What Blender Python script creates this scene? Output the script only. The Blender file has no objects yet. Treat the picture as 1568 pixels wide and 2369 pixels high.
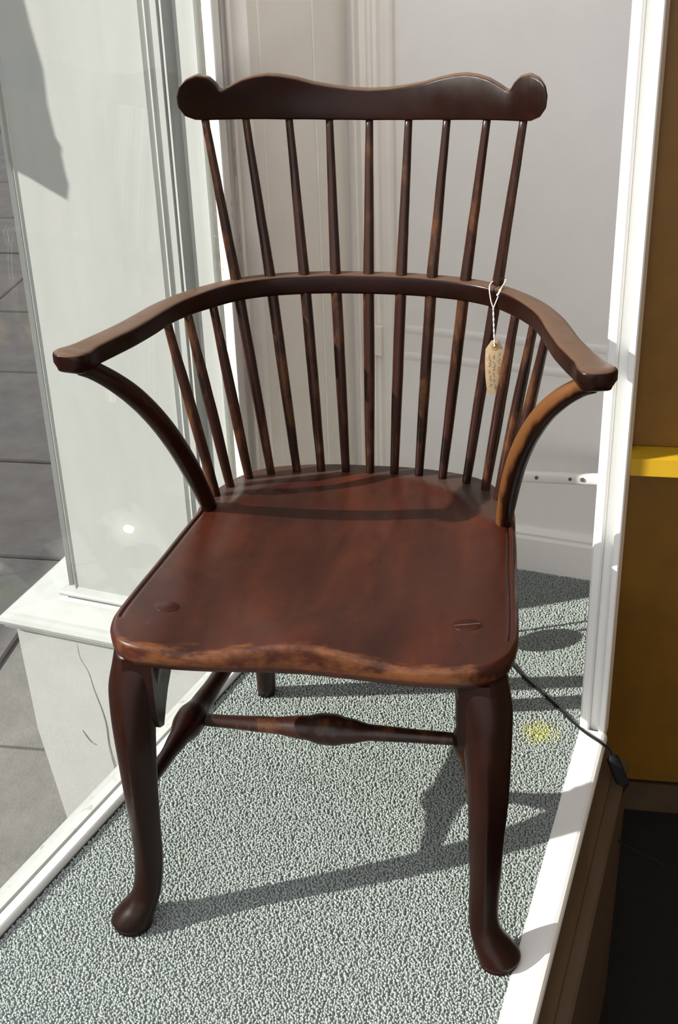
import bpy, bmesh, math, random
import numpy as np
from mathutils import Vector, Matrix

random.seed(7)
rng = np.random.default_rng(11)
S = bpy.context.scene
COL = S.collection

# ------------------------------------------------------------------ camera
FOCAL_PX = 3000.0
cam_d = bpy.data.cameras.new('camera')
cam_d.sensor_fit = 'VERTICAL'
cam_d.sensor_height = 36.0
cam_d.lens = FOCAL_PX / 2369.0 * 36.0
cam_d.clip_start = 0.02
cam = bpy.data.objects.new('camera', cam_d)
COL.objects.link(cam)
CX = Vector((0.987, 0.160, -0.030))          # image right in the world
CD = Vector((0.050, -0.473, -0.879))         # image down
CF = Vector((-0.155, 0.866, -0.475))         # view direction
CX.normalize(); CF = (CF - CF.dot(CX) * CX).normalized(); CU = CX.cross(CF).normalized()
cam.matrix_world = Matrix(((CX.x, CU.x, -CF.x, 0.294), (CX.y, CU.y, -CF.y, -1.307),
                           (CX.z, CU.z, -CF.z, 1.419), (0, 0, 0, 1)))
S.camera = cam

# ------------------------------------------------------------------ sky, sun, exposure
world = bpy.data.worlds.new('sky')
S.world = world
world.use_nodes = True
wn_ = world.node_tree.nodes
bg = wn_['Background']
bg.inputs['Color'].default_value = (0.95, 0.97, 1.0, 1)
bg.inputs['Strength'].default_value = 1.85

SUN_AZ, SUN_EL = math.radians(66.5), math.radians(30.6)
SD = Vector((math.sin(SUN_AZ) * math.cos(SUN_EL), math.cos(SUN_AZ) * math.cos(SUN_EL), -math.sin(SUN_EL)))
sun_d = bpy.data.lights.new('sun', 'SUN')
sun_d.energy = 9.6
sun_d.angle = math.radians(0.55)
sun_d.color = (1.0, 0.955, 0.88)
sun = bpy.data.objects.new('sun', sun_d)
COL.objects.link(sun)
sun.rotation_euler = SD.to_track_quat('-Z', 'Y').to_euler()
sun.location = (-3, -2, 3)

S.view_settings.view_transform = 'Standard'
S.view_settings.look = 'None'
S.view_settings.exposure = -0.08
S.view_settings.gamma = 1.0
S.view_settings.use_curve_mapping = False
S.cycles.max_bounces = 8
S.cycles.glossy_bounces = 3
S.cycles.diffuse_bounces = 4

# ------------------------------------------------------------------ materials
def srgb(r, g, b):
    f = lambda c: (c / 255 / 12.92) if c / 255 <= 0.04045 else ((c / 255 + 0.055) / 1.055) ** 2.4
    return (f(r), f(g), f(b), 1.0)

class NB:
    """small node-building helper"""
    def __init__(self, name):
        self.m = bpy.data.materials.new(name)
        self.m.use_nodes = True
        self.t = self.m.node_tree
        self.n = self.t.nodes
        self.b = self.n['Principled BSDF']
        self.co = self.n.new('ShaderNodeTexCoord').outputs['Object']
    def link(self, a, b): self.t.links.new(a, b)
    def mapping(self, scale=(1, 1, 1), rot=(0, 0, 0), loc=(0, 0, 0)):
        k = self.n.new('ShaderNodeMapping')
        k.inputs['Scale'].default_value = scale
        k.inputs['Rotation'].default_value = rot
        k.inputs['Location'].default_value = loc
        self.link(self.co, k.inputs['Vector'])
        return k.outputs['Vector']
    def noise(self, scale, detail=4, rough=0.55, vec=None, dist=0.0):
        k = self.n.new('ShaderNodeTexNoise')
        k.inputs['Scale'].default_value = scale
        k.inputs['Detail'].default_value = detail
        k.inputs['Roughness'].default_value = rough
        k.inputs['Distortion'].default_value = dist
        self.link(vec or self.co, k.inputs['Vector'])
        return k.outputs['Fac']
    def ramp(self, fac, stops):
        k = self.n.new('ShaderNodeValToRGB')
        els = k.color_ramp.elements
        while len(els) < len(stops): els.new(0.5)
        for e, (p, c) in zip(els, stops):
            e.position = p
            e.color = c if not isinstance(c, (int, float)) else (c, c, c, 1)
        self.link(fac, k.inputs['Fac'])
        return k.outputs['Color']
    def mix(self, fac, a, b, mode='MIX'):
        k = self.n.new('ShaderNodeMix')
        k.data_type = 'RGBA'
        k.blend_type = mode
        for v, idx in ((fac, 0), (a, 6), (b, 7)):
            if hasattr(v, 'links') or hasattr(v, 'is_linked'): self.link(v, k.inputs[idx])
            else: k.inputs[idx].default_value = v
        return k.outputs[2]
    def math(self, op, a, b=0.0):
        k = self.n.new('ShaderNodeMath')
        k.operation = op
        for v, idx in ((a, 0), (b, 1)):
            if hasattr(v, 'is_linked'): self.link(v, k.inputs[idx])
            else: k.inputs[idx].default_value = v
        return k.outputs[0]
    def sep(self):
        k = self.n.new('ShaderNodeSeparateXYZ')
        self.link(self.co, k.inputs[0])
        return k.outputs
    def bump(self, h, strength=0.2, dist=0.002):
        k = self.n.new('ShaderNodeBump')
        k.inputs['Strength'].default_value = strength
        k.inputs['Distance'].default_value = dist
        self.link(h, k.inputs['Height'])
        self.link(k.outputs['Normal'], self.b.inputs['Normal'])
    def color(self, c):
        if hasattr(c, 'is_linked'): self.link(c, self.b.inputs['Base Color'])
        else: self.b.inputs['Base Color'].default_value = c
    def rough(self, r):
        if hasattr(r, 'is_linked'): self.link(r, self.b.inputs['Roughness'])
        else: self.b.inputs['Roughness'].default_value = r

def mat_wood(name, stretch, seat=False, dark=0.36, worn_lit_top=0.0):
    k = NB(name)
    v = k.mapping(scale=stretch)
    g1 = k.noise(9, 6, 0.6, v, 0.6)
    g2 = k.noise(60, 4, 0.6, v)
    big = k.noise(5, 3, 0.5)
    d = dark * 0.5
    c = k.ramp(g1, [(0.28, (0.030 * d, 0.0085 * d, 0.005 * d, 1)), (0.5, (0.070 * d, 0.0165 * d, 0.0085 * d, 1)),
                    (0.72, (0.120 * d, 0.028 * d, 0.012 * d, 1))])
    c = k.mix(k.ramp(big, [(0.42, 0.0), (0.65, 0.55)]), c, (0.045 * d, 0.013 * d, 0.008 * d, 1))
    c = k.mix(k.ramp(g2, [(0.5, 0.0), (0.85, 0.15)]), c, (0.022 * d, 0.008 * d, 0.005 * d, 1))
    if seat:
        # polish worn through to paler wood along the front rim
        s = k.sep()
        n = k.noise(38, 5, 0.65, k.mapping(scale=(0.6, 1.6, 1.0)))
        edge = k.math('SUBTRACT', 0.040 - 0.3, s[1])
        edge = k.math('MULTIPLY', edge, 22.0)
        w = k.math('ADD', edge, k.math('MULTIPLY', k.math('SUBTRACT', n, 0.5), 2.6))
        zlim = k.math('MULTIPLY', k.math('SUBTRACT', s[2], 0.452), 90.0)
        w = k.math('MINIMUM', w, zlim)
        c = k.mix(k.ramp(w, [(0.25, 0.0), (0.75, 0.5)]), c, (0.20, 0.072, 0.020, 1))
    if seat:
        # the flat spindle deck round the back has gone dull and grey
        ex = k.math('DIVIDE', s[0], 0.212); ey = k.math('DIVIDE', k.math('SUBTRACT', s[1], 0.10), 0.235)
        e2 = k.math('ADD', k.math('MULTIPLY', ex, ex), k.math('MULTIPLY', ey, ey))
        rr = k.n.new('ShaderNodeMapRange'); rr.inputs['From Min'].default_value = 1.02; rr.inputs['From Max'].default_value = 1.16
        k.link(e2, rr.inputs['Value'])
        r2 = k.n.new('ShaderNodeMapRange'); r2.inputs['From Min'].default_value = 0.165; r2.inputs['From Max'].default_value = 0.18
        k.link(s[1], r2.inputs['Value'])
        dk = k.math('MULTIPLY', k.math('MULTIPLY', rr.outputs[0], r2.outputs[0]), 0.7)
        c = k.mix(dk, c, (0.062, 0.038, 0.030, 1))
    if worn_lit_top:
        # polish worn off the top faces, with light from above painted in too
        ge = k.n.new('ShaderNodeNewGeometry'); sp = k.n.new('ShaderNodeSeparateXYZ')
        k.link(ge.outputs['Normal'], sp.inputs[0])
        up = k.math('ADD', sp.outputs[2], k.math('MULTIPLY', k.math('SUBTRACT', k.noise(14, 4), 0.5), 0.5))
        c = k.mix(k.ramp(up, [(0.55, 0.0), (0.95, worn_lit_top)]), c, (0.135, 0.074, 0.046, 1))
    k.color(c)
    k.rough(k.ramp(k.noise(22, 4), [(0.3, 0.26), (0.7, 0.42)]))
    k.b.inputs['Specular IOR Level'].default_value = 0.25 if seat else 0.15
    k.b.inputs['Coat Weight'].default_value = 0.0 if seat else 0.06
    k.b.inputs['Coat Roughness'].default_value = 0.18
    k.bump(g2, 0.015 if seat else 0.05, 0.0015)
    return k.m

M = {}
M['wood_seat'] = mat_wood('mahogany_seat', (1.6, 0.35, 1.0), seat=True, dark=1.30)
M['wood_tenon'] = mat_wood('mahogany_tenon_end', (2.0, 2.0, 2.0), dark=0.95)
M['wood_tenon2'] = mat_wood('mahogany_tenon_end_red', (2.0, 2.0, 2.0), dark=0.9)
M['wood_x'] = mat_wood('mahogany_lengthwise', (0.25, 1.6, 1.6))
M['wood_z'] = mat_wood('mahogany_upright', (1.8, 1.8, 0.18))
def mat_post(name):  # rubbed wood plus sunlight painted in: paler where normals face the sun
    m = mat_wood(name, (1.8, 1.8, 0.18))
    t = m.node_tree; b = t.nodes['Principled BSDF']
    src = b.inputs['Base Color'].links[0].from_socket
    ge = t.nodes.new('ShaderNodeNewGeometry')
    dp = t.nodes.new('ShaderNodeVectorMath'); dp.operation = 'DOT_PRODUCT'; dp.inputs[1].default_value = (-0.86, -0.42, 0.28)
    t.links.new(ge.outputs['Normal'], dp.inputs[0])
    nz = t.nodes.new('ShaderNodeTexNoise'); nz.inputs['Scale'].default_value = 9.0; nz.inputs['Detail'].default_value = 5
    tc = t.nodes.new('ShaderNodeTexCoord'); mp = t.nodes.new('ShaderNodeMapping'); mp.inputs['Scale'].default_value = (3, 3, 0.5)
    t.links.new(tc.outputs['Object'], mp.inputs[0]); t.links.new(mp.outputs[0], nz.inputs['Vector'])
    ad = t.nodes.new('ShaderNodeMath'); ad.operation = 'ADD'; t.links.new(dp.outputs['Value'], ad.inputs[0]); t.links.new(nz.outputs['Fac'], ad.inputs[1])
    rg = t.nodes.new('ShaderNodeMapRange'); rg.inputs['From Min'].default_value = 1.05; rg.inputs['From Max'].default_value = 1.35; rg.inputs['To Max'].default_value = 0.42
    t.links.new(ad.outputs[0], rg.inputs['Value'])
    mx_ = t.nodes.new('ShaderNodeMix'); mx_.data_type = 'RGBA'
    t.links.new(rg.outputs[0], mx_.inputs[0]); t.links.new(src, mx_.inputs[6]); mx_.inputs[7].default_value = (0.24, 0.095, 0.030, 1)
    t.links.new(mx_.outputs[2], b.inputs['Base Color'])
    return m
M['wood_post'] = mat_post('mahogany_rubbed_sunlit_side')
M['wood_arm'] = mat_wood('mahogany_arm', (0.8, 0.6, 1.6), worn_lit_top=0.75)
M['wood_crest'] = mat_wood('mahogany_crest', (0.25, 1.6, 1.6), worn_lit_top=0.9)

def mat_worn_wood(name, stretch):
    k = NB(name)
    v = k.mapping(scale=stretch)
    g1 = k.noise(12, 6, 0.6, v, 0.6)
    pat = k.noise(26, 5, 0.65, k.mapping(scale=(1.0, 1.0, 0.35)))
    c = k.ramp(g1, [(0.3, (0.010, 0.0035, 0.0025, 1)), (0.7, (0.034, 0.010, 0.0055, 1))])
    c = k.mix(k.ramp(pat, [(0.52, 0.0), (0.68, 0.5)]), c, (0.17, 0.065, 0.022, 1))
    k.color(c)
    k.rough(0.36)
    k.b.inputs['Specular IOR Level'].default_value = 0.3
    k.b.inputs['Coat Weight'].default_value = 0.06
    k.b.inputs['Coat Roughness'].default_value = 0.2
    k.bump(g1, 0.05, 0.0015)
    return k.m
M['wood_spindle'] = mat_worn_wood('mahogany_spindle', (2.0, 2.0, 0.15))
M['wood_stretcher'] = mat_worn_wood('mahogany_stretcher', (0.3, 1.5, 1.5))
k = NB('old_oak_wedge'); k.color(k.ramp(k.noise(300, 3), [(0.3, (0.05, 0.03, 0.018, 1)), (0.7, (0.11, 0.07, 0.04, 1))])); k.rough(0.6); M['wedge'] = k.m

def mat_paint(name, col, var=0.06, rough=0.5, dirt=None, dirt_lo=0.6, dirt_hi=0.75, dirt_scale=30, stretch=(1, 1, 1), bump=0.1):
    k = NB(name)
    n = k.noise(14, 5, 0.6, k.mapping(scale=stretch))
    lo = tuple(max(0, c * (1 - var)) for c in col[:3]) + (1,)
    hi = tuple(min(1, c * (1 + var)) for c in col[:3]) + (1,)
    c = k.ramp(n, [(0.3, lo), (0.7, hi)])
    if dirt:
        d = k.noise(dirt_scale, 6, 0.65, k.mapping(scale=stretch))
        c = k.mix(k.ramp(d, [(dirt_lo, 0.0), (dirt_hi, 0.85)]), c, dirt)
    k.color(c)
    k.rough(rough)
    k.bump(k.noise(120, 4, 0.6, k.mapping(scale=stretch)), bump, 0.0015)
    return k.m

M['pier'] = mat_paint('grey_white_gloss_paint', (0.325, 0.325, 0.316, 1), 0.05, 0.32, (0.29, 0.289, 0.278, 1), 0.6, 0.9, 5, (1, 1, 0.25))
M['pier_worn'] = mat_paint('grey_white_paint_chipped', (0.325, 0.325, 0.314, 1), 0.06, 0.4, (0.20, 0.19, 0.16, 1), 0.62, 0.68, 30, (1, 1, 0.12))
M['plinth'] = mat_paint('painted_stone', (0.305, 0.30, 0.295, 1), 0.04, 0.7, (0.24, 0.23, 0.22, 1), 0.70, 0.80, 16, bump=0.35)
M['white'] = mat_paint('white_wood_paint', (0.83, 0.82, 0.80, 1), 0.03, 0.45, (0.45, 0.41, 0.36, 1), 0.70, 0.76, 34, (1, 1, 0.4))
M['white_worn'] = mat_paint('white_wood_paint_worn', (0.78, 0.77, 0.73, 1), 0.05, 0.5, (0.23, 0.19, 0.14, 1), 0.60, 0.66, 28, (1, 1, 0.35), 0.3)
M['peel'] = mat_paint('bare_putty_peeling', (0.22, 0.19, 0.17, 1), 0.3, 0.7, (0.75, 0.74, 0.71, 1), 0.60, 0.63, 30, (1, 1, 0.3), 0.4)
M['cream'] = mat_paint('cream_wall_paint', (0.89, 0.84, 0.775, 1), 0.025, 0.55)
M['wall'] = mat_paint('pale_stone_wall_paint', (0.88, 0.845, 0.815, 1), 0.02, 0.6)
M['ceiling'] = mat_paint('ceiling_paint', (0.85, 0.83, 0.80, 1), 0.02, 0.7)
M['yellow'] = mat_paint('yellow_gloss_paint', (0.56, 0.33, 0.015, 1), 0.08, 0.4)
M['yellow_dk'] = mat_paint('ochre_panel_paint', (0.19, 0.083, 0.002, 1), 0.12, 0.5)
M['fascia'] = mat_paint('brown_stained_fascia', (0.075, 0.046, 0.024, 1), 0.2, 0.5, stretch=(1, 0.2, 1))
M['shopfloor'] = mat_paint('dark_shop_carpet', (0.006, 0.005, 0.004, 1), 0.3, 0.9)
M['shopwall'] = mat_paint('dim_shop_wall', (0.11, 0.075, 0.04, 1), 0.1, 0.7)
M['black'] = mat_paint('black_plastic', (0.010, 0.010, 0.011, 1), 0.1, 0.55)
M['black'].node_tree.nodes['Principled BSDF'].inputs['Specular IOR Level'].default_value = 0.12
M['dark'] = mat_paint('dark_gap', (0.035, 0.03, 0.025, 1), 0.2, 0.8)
M['iron'] = mat_paint('dark_iron', (0.03, 0.03, 0.032, 1), 0.2, 0.5)
M['brick'] = mat_paint('brown_brick', (0.22, 0.15, 0.11, 1), 0.15, 0.9)
M['lampshade'] = mat_paint('grey_enamel_shade', (0.10, 0.10, 0.095, 1), 0.1, 0.5)
k = NB('lamp_bulb'); k.color((1, 0.95, 0.85, 1)); k.b.inputs['Emission Color'].default_value = (1.0, 0.93, 0.80, 1); k.b.inputs['Emission Strength'].default_value = 45.0; M['bulb'] = k.m
M['crack'] = mat_paint('crack_grime', (0.23, 0.21, 0.19, 1), 0.2, 0.9)
M['string'] = mat_paint('white_cotton_string', (0.80, 0.77, 0.71, 1), 0.05, 0.9)
M['screw'] = mat_paint('dull_screw', (0.12, 0.11, 0.10, 1), 0.1, 0.5)

# manila card
k = NB('manila_card'); k.color(k.ramp(k.noise(180, 4), [(0.3, (0.40, 0.28, 0.165, 1)), (0.7, (0.49, 0.36, 0.22, 1))])); k.rough(0.85); M['card'] = k.m
k = NB('eyelet_card'); k.color((0.36, 0.20, 0.09, 1)); k.rough(0.8); M['eyelet'] = k.m
k = NB('pencil_ink'); k.color((0.16, 0.115, 0.075, 1)); k.rough(0.8); M['ink'] = k.m

# carpet
def mat_carpet(name):
    k = NB(name)
    n1 = k.noise(330, 3, 0.7)
    n2 = k.noise(4, 3, 0.5)
    c = k.ramp(n1, [(0.28, (0.195, 0.218, 0.209, 1)), (0.5, (0.324, 0.354, 0.342, 1)), (0.74, (0.44, 0.472, 0.46, 1))])
    c = k.mix(k.ramp(n2, [(0.4, 0.0), (0.7, 0.18)]), c, (0.30, 0.33, 0.28, 1))
    # the yellow spill beside the ledge
    v = k.n.new('ShaderNodeVectorMath'); v.operation = 'DISTANCE'
    k.link(k.co, v.inputs[0]); v.inputs[1].default_value = (0.308, 0.520, 0.0)
    d = k.math('ADD', v.outputs['Value'], k.math('MULTIPLY', k.math('SUBTRACT', k.noise(60, 4), 0.5), 0.05))
    c = k.mix(k.ramp(d, [(0.012, 0.55), (0.04, 0.0)]), c, (0.50, 0.48, 0.07, 1))
    k.color(c)
    k.rough(0.95)
    k.b.inputs['Specular IOR Level'].default_value = 0.1
    k.b.inputs['Sheen Weight'].default_value = 0.1
    k.bump(n1, 0.5, 0.003)
    return k.m
M['carpet'] = mat_carpet('green_grey_carpet')
M['carpet_back'] = mat_paint('green_grey_carpet_backing', (0.20, 0.222, 0.213, 1), 0.15, 0.95, bump=0.6)

# paving
k = NB('paving_stone')
c = k.ramp(k.noise(7, 6, 0.65), [(0.3, (0.085, 0.076, 0.071, 1)), (0.7, (0.135, 0.119, 0.112, 1))])
c = k.mix(k.ramp(k.noise(60, 5, 0.7), [(0.55, 0.0), (0.72, 0.5)]), c, (0.07, 0.064, 0.06, 1))
k.color(c); k.rough(0.85); k.bump(k.noise(35, 6, 0.7), 0.5, 0.006); M['paving'] = k.m
M['joint'] = mat_paint('paving_joint', (0.05, 0.045, 0.04, 1), 0.2, 0.9)

# window glass: clear, with a plain Fresnel reflection
gm = bpy.data.materials.new('window_glass')
gm.use_nodes = True
gt = gm.node_tree
gt.nodes.remove(gt.nodes['Principled BSDF'])
tr = gt.nodes.new('ShaderNodeBsdfTransparent'); tr.inputs['Color'].default_value = (0.965, 0.985, 0.975, 1)
gl = gt.nodes.new('ShaderNodeBsdfGlossy'); gl.inputs['Roughness'].default_value = 0.015
lw_ = gt.nodes.new('ShaderNodeLayerWeight'); lw_.inputs['Blend'].default_value = 0.5
p5 = gt.nodes.new('ShaderNodeMath'); p5.operation = 'POWER'; p5.inputs[1].default_value = 5.0
gt.links.new(lw_.outputs['Facing'], p5.inputs[0])
fr = gt.nodes.new('ShaderNodeMath'); fr.operation = 'MULTIPLY_ADD'; fr.inputs[1].default_value = 0.962; fr.inputs[2].default_value = 0.038
gt.links.new(p5.outputs[0], fr.inputs[0])
mx = gt.nodes.new('ShaderNodeMixShader')
gt.links.new(fr.outputs[0], mx.inputs[0]); gt.links.new(tr.outputs[0], mx.inputs[1]); gt.links.new(gl.outputs[0], mx.inputs[2])
gt.links.new(mx.outputs[0], gt.nodes['Material Output'].inputs['Surface'])
M['glass'] = gm

# ------------------------------------------------------------------ helpers
def mesh_obj(name, verts, faces, mat, parent=None, smooth=True, sharp=None):
    me = bpy.data.meshes.new(name)
    me.from_pydata([tuple(v) for v in verts], [], faces)
    me.validate()
    bm = bmesh.new(); bm.from_mesh(me)
    bmesh.ops.recalc_face_normals(bm, faces=bm.faces)
    bm.to_mesh(me); bm.free()
    if smooth:
        me.polygons.foreach_set('use_smooth', [True] * len(me.polygons))
        if sharp is not None:
            try: me.set_sharp_from_angle(angle=math.radians(sharp))
            except Exception: pass
    me.materials.append(M[mat])
    o = bpy.data.objects.new(name, me)
    COL.objects.link(o)
    if parent: o.parent = parent
    return o

def empty(name, loc=(0, 0, 0), **props):
    o = bpy.data.objects.new(name, None)
    COL.objects.link(o)
    o.location = loc
    o.empty_display_size = 0.05
    for a, b in props.items(): o[a] = b
    return o

def local(root, pts):
    """world points to the space of a root that is only moved"""
    l = root.location
    return [(p[0] - l.x, p[1] - l.y, p[2] - l.z) for p in pts]

def loft(rings, close_ends=True):
    n = len(rings[0]); verts = [p for r in rings for p in r]; faces = []
    for i in range(len(rings) - 1):
        for j in range(n):
            a = i * n + j; b = i * n + (j + 1) % n
            faces.append((a, b, b + n, a + n))
    if close_ends:
        faces.append(tuple(range(n))[::-1])
        faces.append(tuple((len(rings) - 1) * n + j for j in range(n)))
    return verts, faces

def catmull(pts, per=8):
    P = [np.array(p, float) for p in pts]
    P = [2 * P[0] - P[1]] + P + [2 * P[-1] - P[-2]]
    out = []
    for i in range(1, len(P) - 2):
        for s in range(per):
            t = s / per
            p0, p1, p2, p3 = P[i - 1], P[i], P[i + 1], P[i + 2]
            out.append(0.5 * ((2 * p1) + (-p0 + p2) * t + (2 * p0 - 5 * p1 + 4 * p2 - p3) * t * t + (-p0 + 3 * p1 - 3 * p2 + p3) * t ** 3))
    out.append(P[-2])
    return out

def tube(path, radii, n=14, up=(0, 0, 1)):
    path = [np.array(p, float) for p in path]
    rings = []
    ref = np.array(up, float)
    for i, p in enumerate(path):
        t = path[min(i + 1, len(path) - 1)] - path[max(i - 1, 0)]
        t = t / (np.linalg.norm(t) + 1e-12)
        a = ref - np.dot(ref, t) * t
        if np.linalg.norm(a) < 1e-3: a = np.array([1., 0, 0]) - t[0] * t
        a /= np.linalg.norm(a); b = np.cross(t, a); ref = a
        r = radii[i] if hasattr(radii, '__len__') else radii
        rings.append([p + r * (math.cos(2 * math.pi * j / n) * a + math.sin(2 * math.pi * j / n) * b) for j in range(n)])
    return loft(rings)

def join(*vf):
    V, F = [], []
    for v, f in vf:
        o = len(V); V += list(v); F += [tuple(i + o for i in q) for q in f]
    return V, F

def prism(poly, ax_u, ax_v, ax_e, origin, length):
    """polygon (u,v) swept along ax_e"""
    o = np.array(origin, float); U = np.array(ax_u, float); Vv = np.array(ax_v, float); E_ = np.array(ax_e, float)
    r0 = [o + U * p[0] + Vv * p[1] for p in poly]
    r1 = [p + E_ * length for p in r0]
    return loft([r0, r1])

def bbox(o, u0, u1, v0, v1, w0, w1, U, Vv, W=(0, 0, 1), bev=0.0):
    """box in a rotated frame; small chamfer on the long upright edges if bev"""
    U = np.array(U, float); Vv = np.array(Vv, float); W = np.array(W, float); o = np.array(o, float)
    if bev:
        b = bev
        poly = [(u0 + b, v0), (u1 - b, v0), (u1, v0 + b), (u1, v1 - b), (u1 - b, v1), (u0 + b, v1), (u0, v1 - b), (u0, v0 + b)]
    else:
        poly = [(u0, v0), (u1, v0), (u1, v1), (u0, v1)]
    r0 = [o + U * p[0] + Vv * p[1] + W * w0 for p in poly]
    r1 = [o + U * p[0] + Vv * p[1] + W * w1 for p in poly]
    return loft([r0, r1])

Zup = (0, 0, 1)
# axes of the place: back wall runs along WX, WN points into it; window runs along LD, LN points inside
aw = math.radians(-11.6)
WX = np.array([math.cos(aw), math.sin(aw), 0]); WN = np.array([-math.sin(aw), math.cos(aw), 0])
al = math.radians(16.4)
LD = np.array([math.sin(al), math.cos(al), 0]); LN = np.array([math.cos(al), -math.sin(al), 0])
ar = math.radians(9.5)
RD = np.array([math.sin(ar), math.cos(ar), 0]); RN = np.array([math.cos(ar), -math.sin(ar), 0])
B0 = np.array([0.332, 1.068, 0.0])        # on the foot of the back wall
S0 = np.array([-0.227, 0.712, 0.0])       # foot of the window post
P0 = np.array([-0.25, 0.72, 0.0])         # on the face of the outside pier
R0 = np.array([0.278, -0.049, 0.0])       # carpet edge at the right ledge
CEIL = 2.05
GROUND = -0.62

# ================================================================== STRUCTURE
# ---- carpeted window floor
def lpt(t, off=0.0): return S0 + LD * t + LN * off
def rpt(t, off=0.0): return R0 + RD * t + RN * off
fl_poly = [lpt(-2.4), rpt(-1.60), rpt(0.60), rpt(0.60, 0.022), np.array([0.422, 1.062, 0.0]), B0 + WX * 0.085 + WN * 0.01, B0 - WX * 0.425 + WN * 0.01, lpt(0.47)]
r0 = [p + np.array([0, 0, -0.0025]) for p in fl_poly]; r1 = [p + np.array([0, 0, -0.05]) for p in fl_poly]
floor = mesh_obj('floor', *loft([r1, r0]), 'carpet_back', None, smooth=False)
floor['kind'] = 'structure'
# pile: one tuft every few millimetres over the part in view
def build_pile():
    step = 0.0037
    xs = np.arange(-0.62, 0.50, step); ys = np.arange(-0.78, 1.17, step)
    gx, gy = np.meshgrid(xs, ys)
    gx = gx.ravel() + rng.uniform(-0.5, 0.5, gx.size) * step; gy = gy.ravel() + rng.uniform(-0.5, 0.5, gy.size) * step
    pts = np.stack([gx, gy, np.zeros_like(gx)], 1)
    dl = (pts - S0) @ LN; dr = (pts - R0) @ RN; db = (B0 - pts) @ WN
    keep = (dl > 0.0045) & (dr < 0.0015 + np.where(pts[:, 1] > 0.545, 0.02, 0)) & (pts[:, 0] < 0.415) & (db > 0.0)
    pts = pts[keep]; n = len(pts)
    ang = rng.uniform(0, 2 * math.pi, n); r = rng.uniform(0.0018, 0.0030, n); h = rng.uniform(0.0010, 0.0026, n)
    tilt = rng.normal(0, 0.0009, (n, 2))
    V = np.zeros((n, 9, 3))
    for j in range(4):
        a = ang + j * math.pi / 2
        V[:, j, 0] = pts[:, 0] + r * np.cos(a); V[:, j, 1] = pts[:, 1] + r * np.sin(a); V[:, j, 2] = -0.003
        a2 = a + 0.4
        V[:, 4 + j, 0] = pts[:, 0] + tilt[:, 0] * 0.7 + 0.78 * r * np.cos(a2); V[:, 4 + j, 1] = pts[:, 1] + tilt[:, 1] * 0.7 + 0.78 * r * np.sin(a2); V[:, 4 + j, 2] = h * 0.55
    V[:, 8, 0] = pts[:, 0] + tilt[:, 0]; V[:, 8, 1] = pts[:, 1] + tilt[:, 1]; V[:, 8, 2] = h
    tri = []
    for j in range(4):
        jn = (j + 1) % 4
        tri += [(j, jn, 4 + jn), (j, 4 + jn, 4 + j), (4 + j, 4 + jn, 8)]
    T = (np.array(tri)[None, :, :] + (np.arange(n) * 9)[:, None, None]).reshape(-1, 3)
    me = bpy.data.meshes.new('carpet_pile')
    V = V.reshape(-1, 3)
    me.vertices.add(len(V)); me.vertices.foreach_set('co', V.ravel())
    me.loops.add(T.size); me.loops.foreach_set('vertex_index', T.ravel().astype(np.int32))
    me.polygons.add(len(T)); me.polygons.foreach_set('loop_start', np.arange(0, T.size, 3, dtype=np.int32))
    me.update(calc_edges=True); me.validate()
    me.polygons.foreach_set('use_smooth', [True] * len(me.polygons))
    me.materials.append(M['carpet'])
    o = bpy.data.objects.new('carpet_pile', me); COL.objects.link(o); o.parent = floor
    o['kind'] = 'stuff'
build_pile()

# ---- back wall
wall_back = empty('wall_back', tuple(B0), kind='structure')
def bw(name, u0, u1, v0, v1, z0, z1, mat, bev=0.0):
    return mesh_obj(name, *[x for x in (lambda vf: (local(wall_back, vf[0]), vf[1]))(bbox(B0, u0, u1, v0, v1, z0, z1, WX, WN, bev=bev))], mat, wall_back, smooth=False)
bw('wall_panel', -0.425, 0.10, 0.0, 0.06, -0.05, CEIL, 'wall')
# skirting with a small moulded cap
prof = [(0, -0.05), (-0.016, -0.05), (-0.016, 0.076), (-0.012, 0.082), (-0.013, 0.088), (-0.005, 0.096), (0, 0.098)]
v, f = prism(prof, WN, Zup, WX, B0 - WX * 0.345, 0.43)
mesh_obj('skirting_board', local(wall_back, v), f, 'wall', wall_back, smooth=False)
# sunk-panel mouldings low on the wall
for zz in (0.448, 0.505):
    prof = [(0.002, zz - 0.014), (-0.0010, zz - 0.008), (-0.0022, zz), (-0.0012, zz + 0.006), (0.002, zz + 0.012)]
    v, f = prism(prof, WN, Zup, WX, B0 - WX * 0.345, 0.43)
    mesh_obj('panel_moulding', local(wall_back, v), f, 'wall', wall_back, smooth=True, sharp=40)
# upright architrave in the corner: stepped and curved profile, plan view (u along wall, v into room = negative)
prof = [(-0.424, 0.0), (-0.424, -0.030), (-0.4205, -0.034), (-0.417, -0.030), (-0.416, -0.010), (-0.404, -0.009), (-0.400, -0.016),
        (-0.396, -0.018), (-0.392, -0.016), (-0.390, -0.010), (-0.383, -0.008), (-0.380, -0.014), (-0.372, -0.020), (-0.362, -0.023), (-0.354, -0.022), (-0.350, -0.018), (-0.350, 0.0)]
v, f = prism(prof, WX, WN, Zup, B0 + np.array([0, 0, -0.04]), CEIL + 0.04)
mesh_obj('architrave', local(wall_back, v), f, 'cream', wall_back, smooth=False)
# small hinge leaf on the architrave
v, f = bbox(B0, -0.398, -0.376, -0.026, -0.012, 0.452, 0.512, WX, WN)
mesh_obj('hinge', local(wall_back, v), f, 'cream', wall_back, smooth=False)

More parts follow.
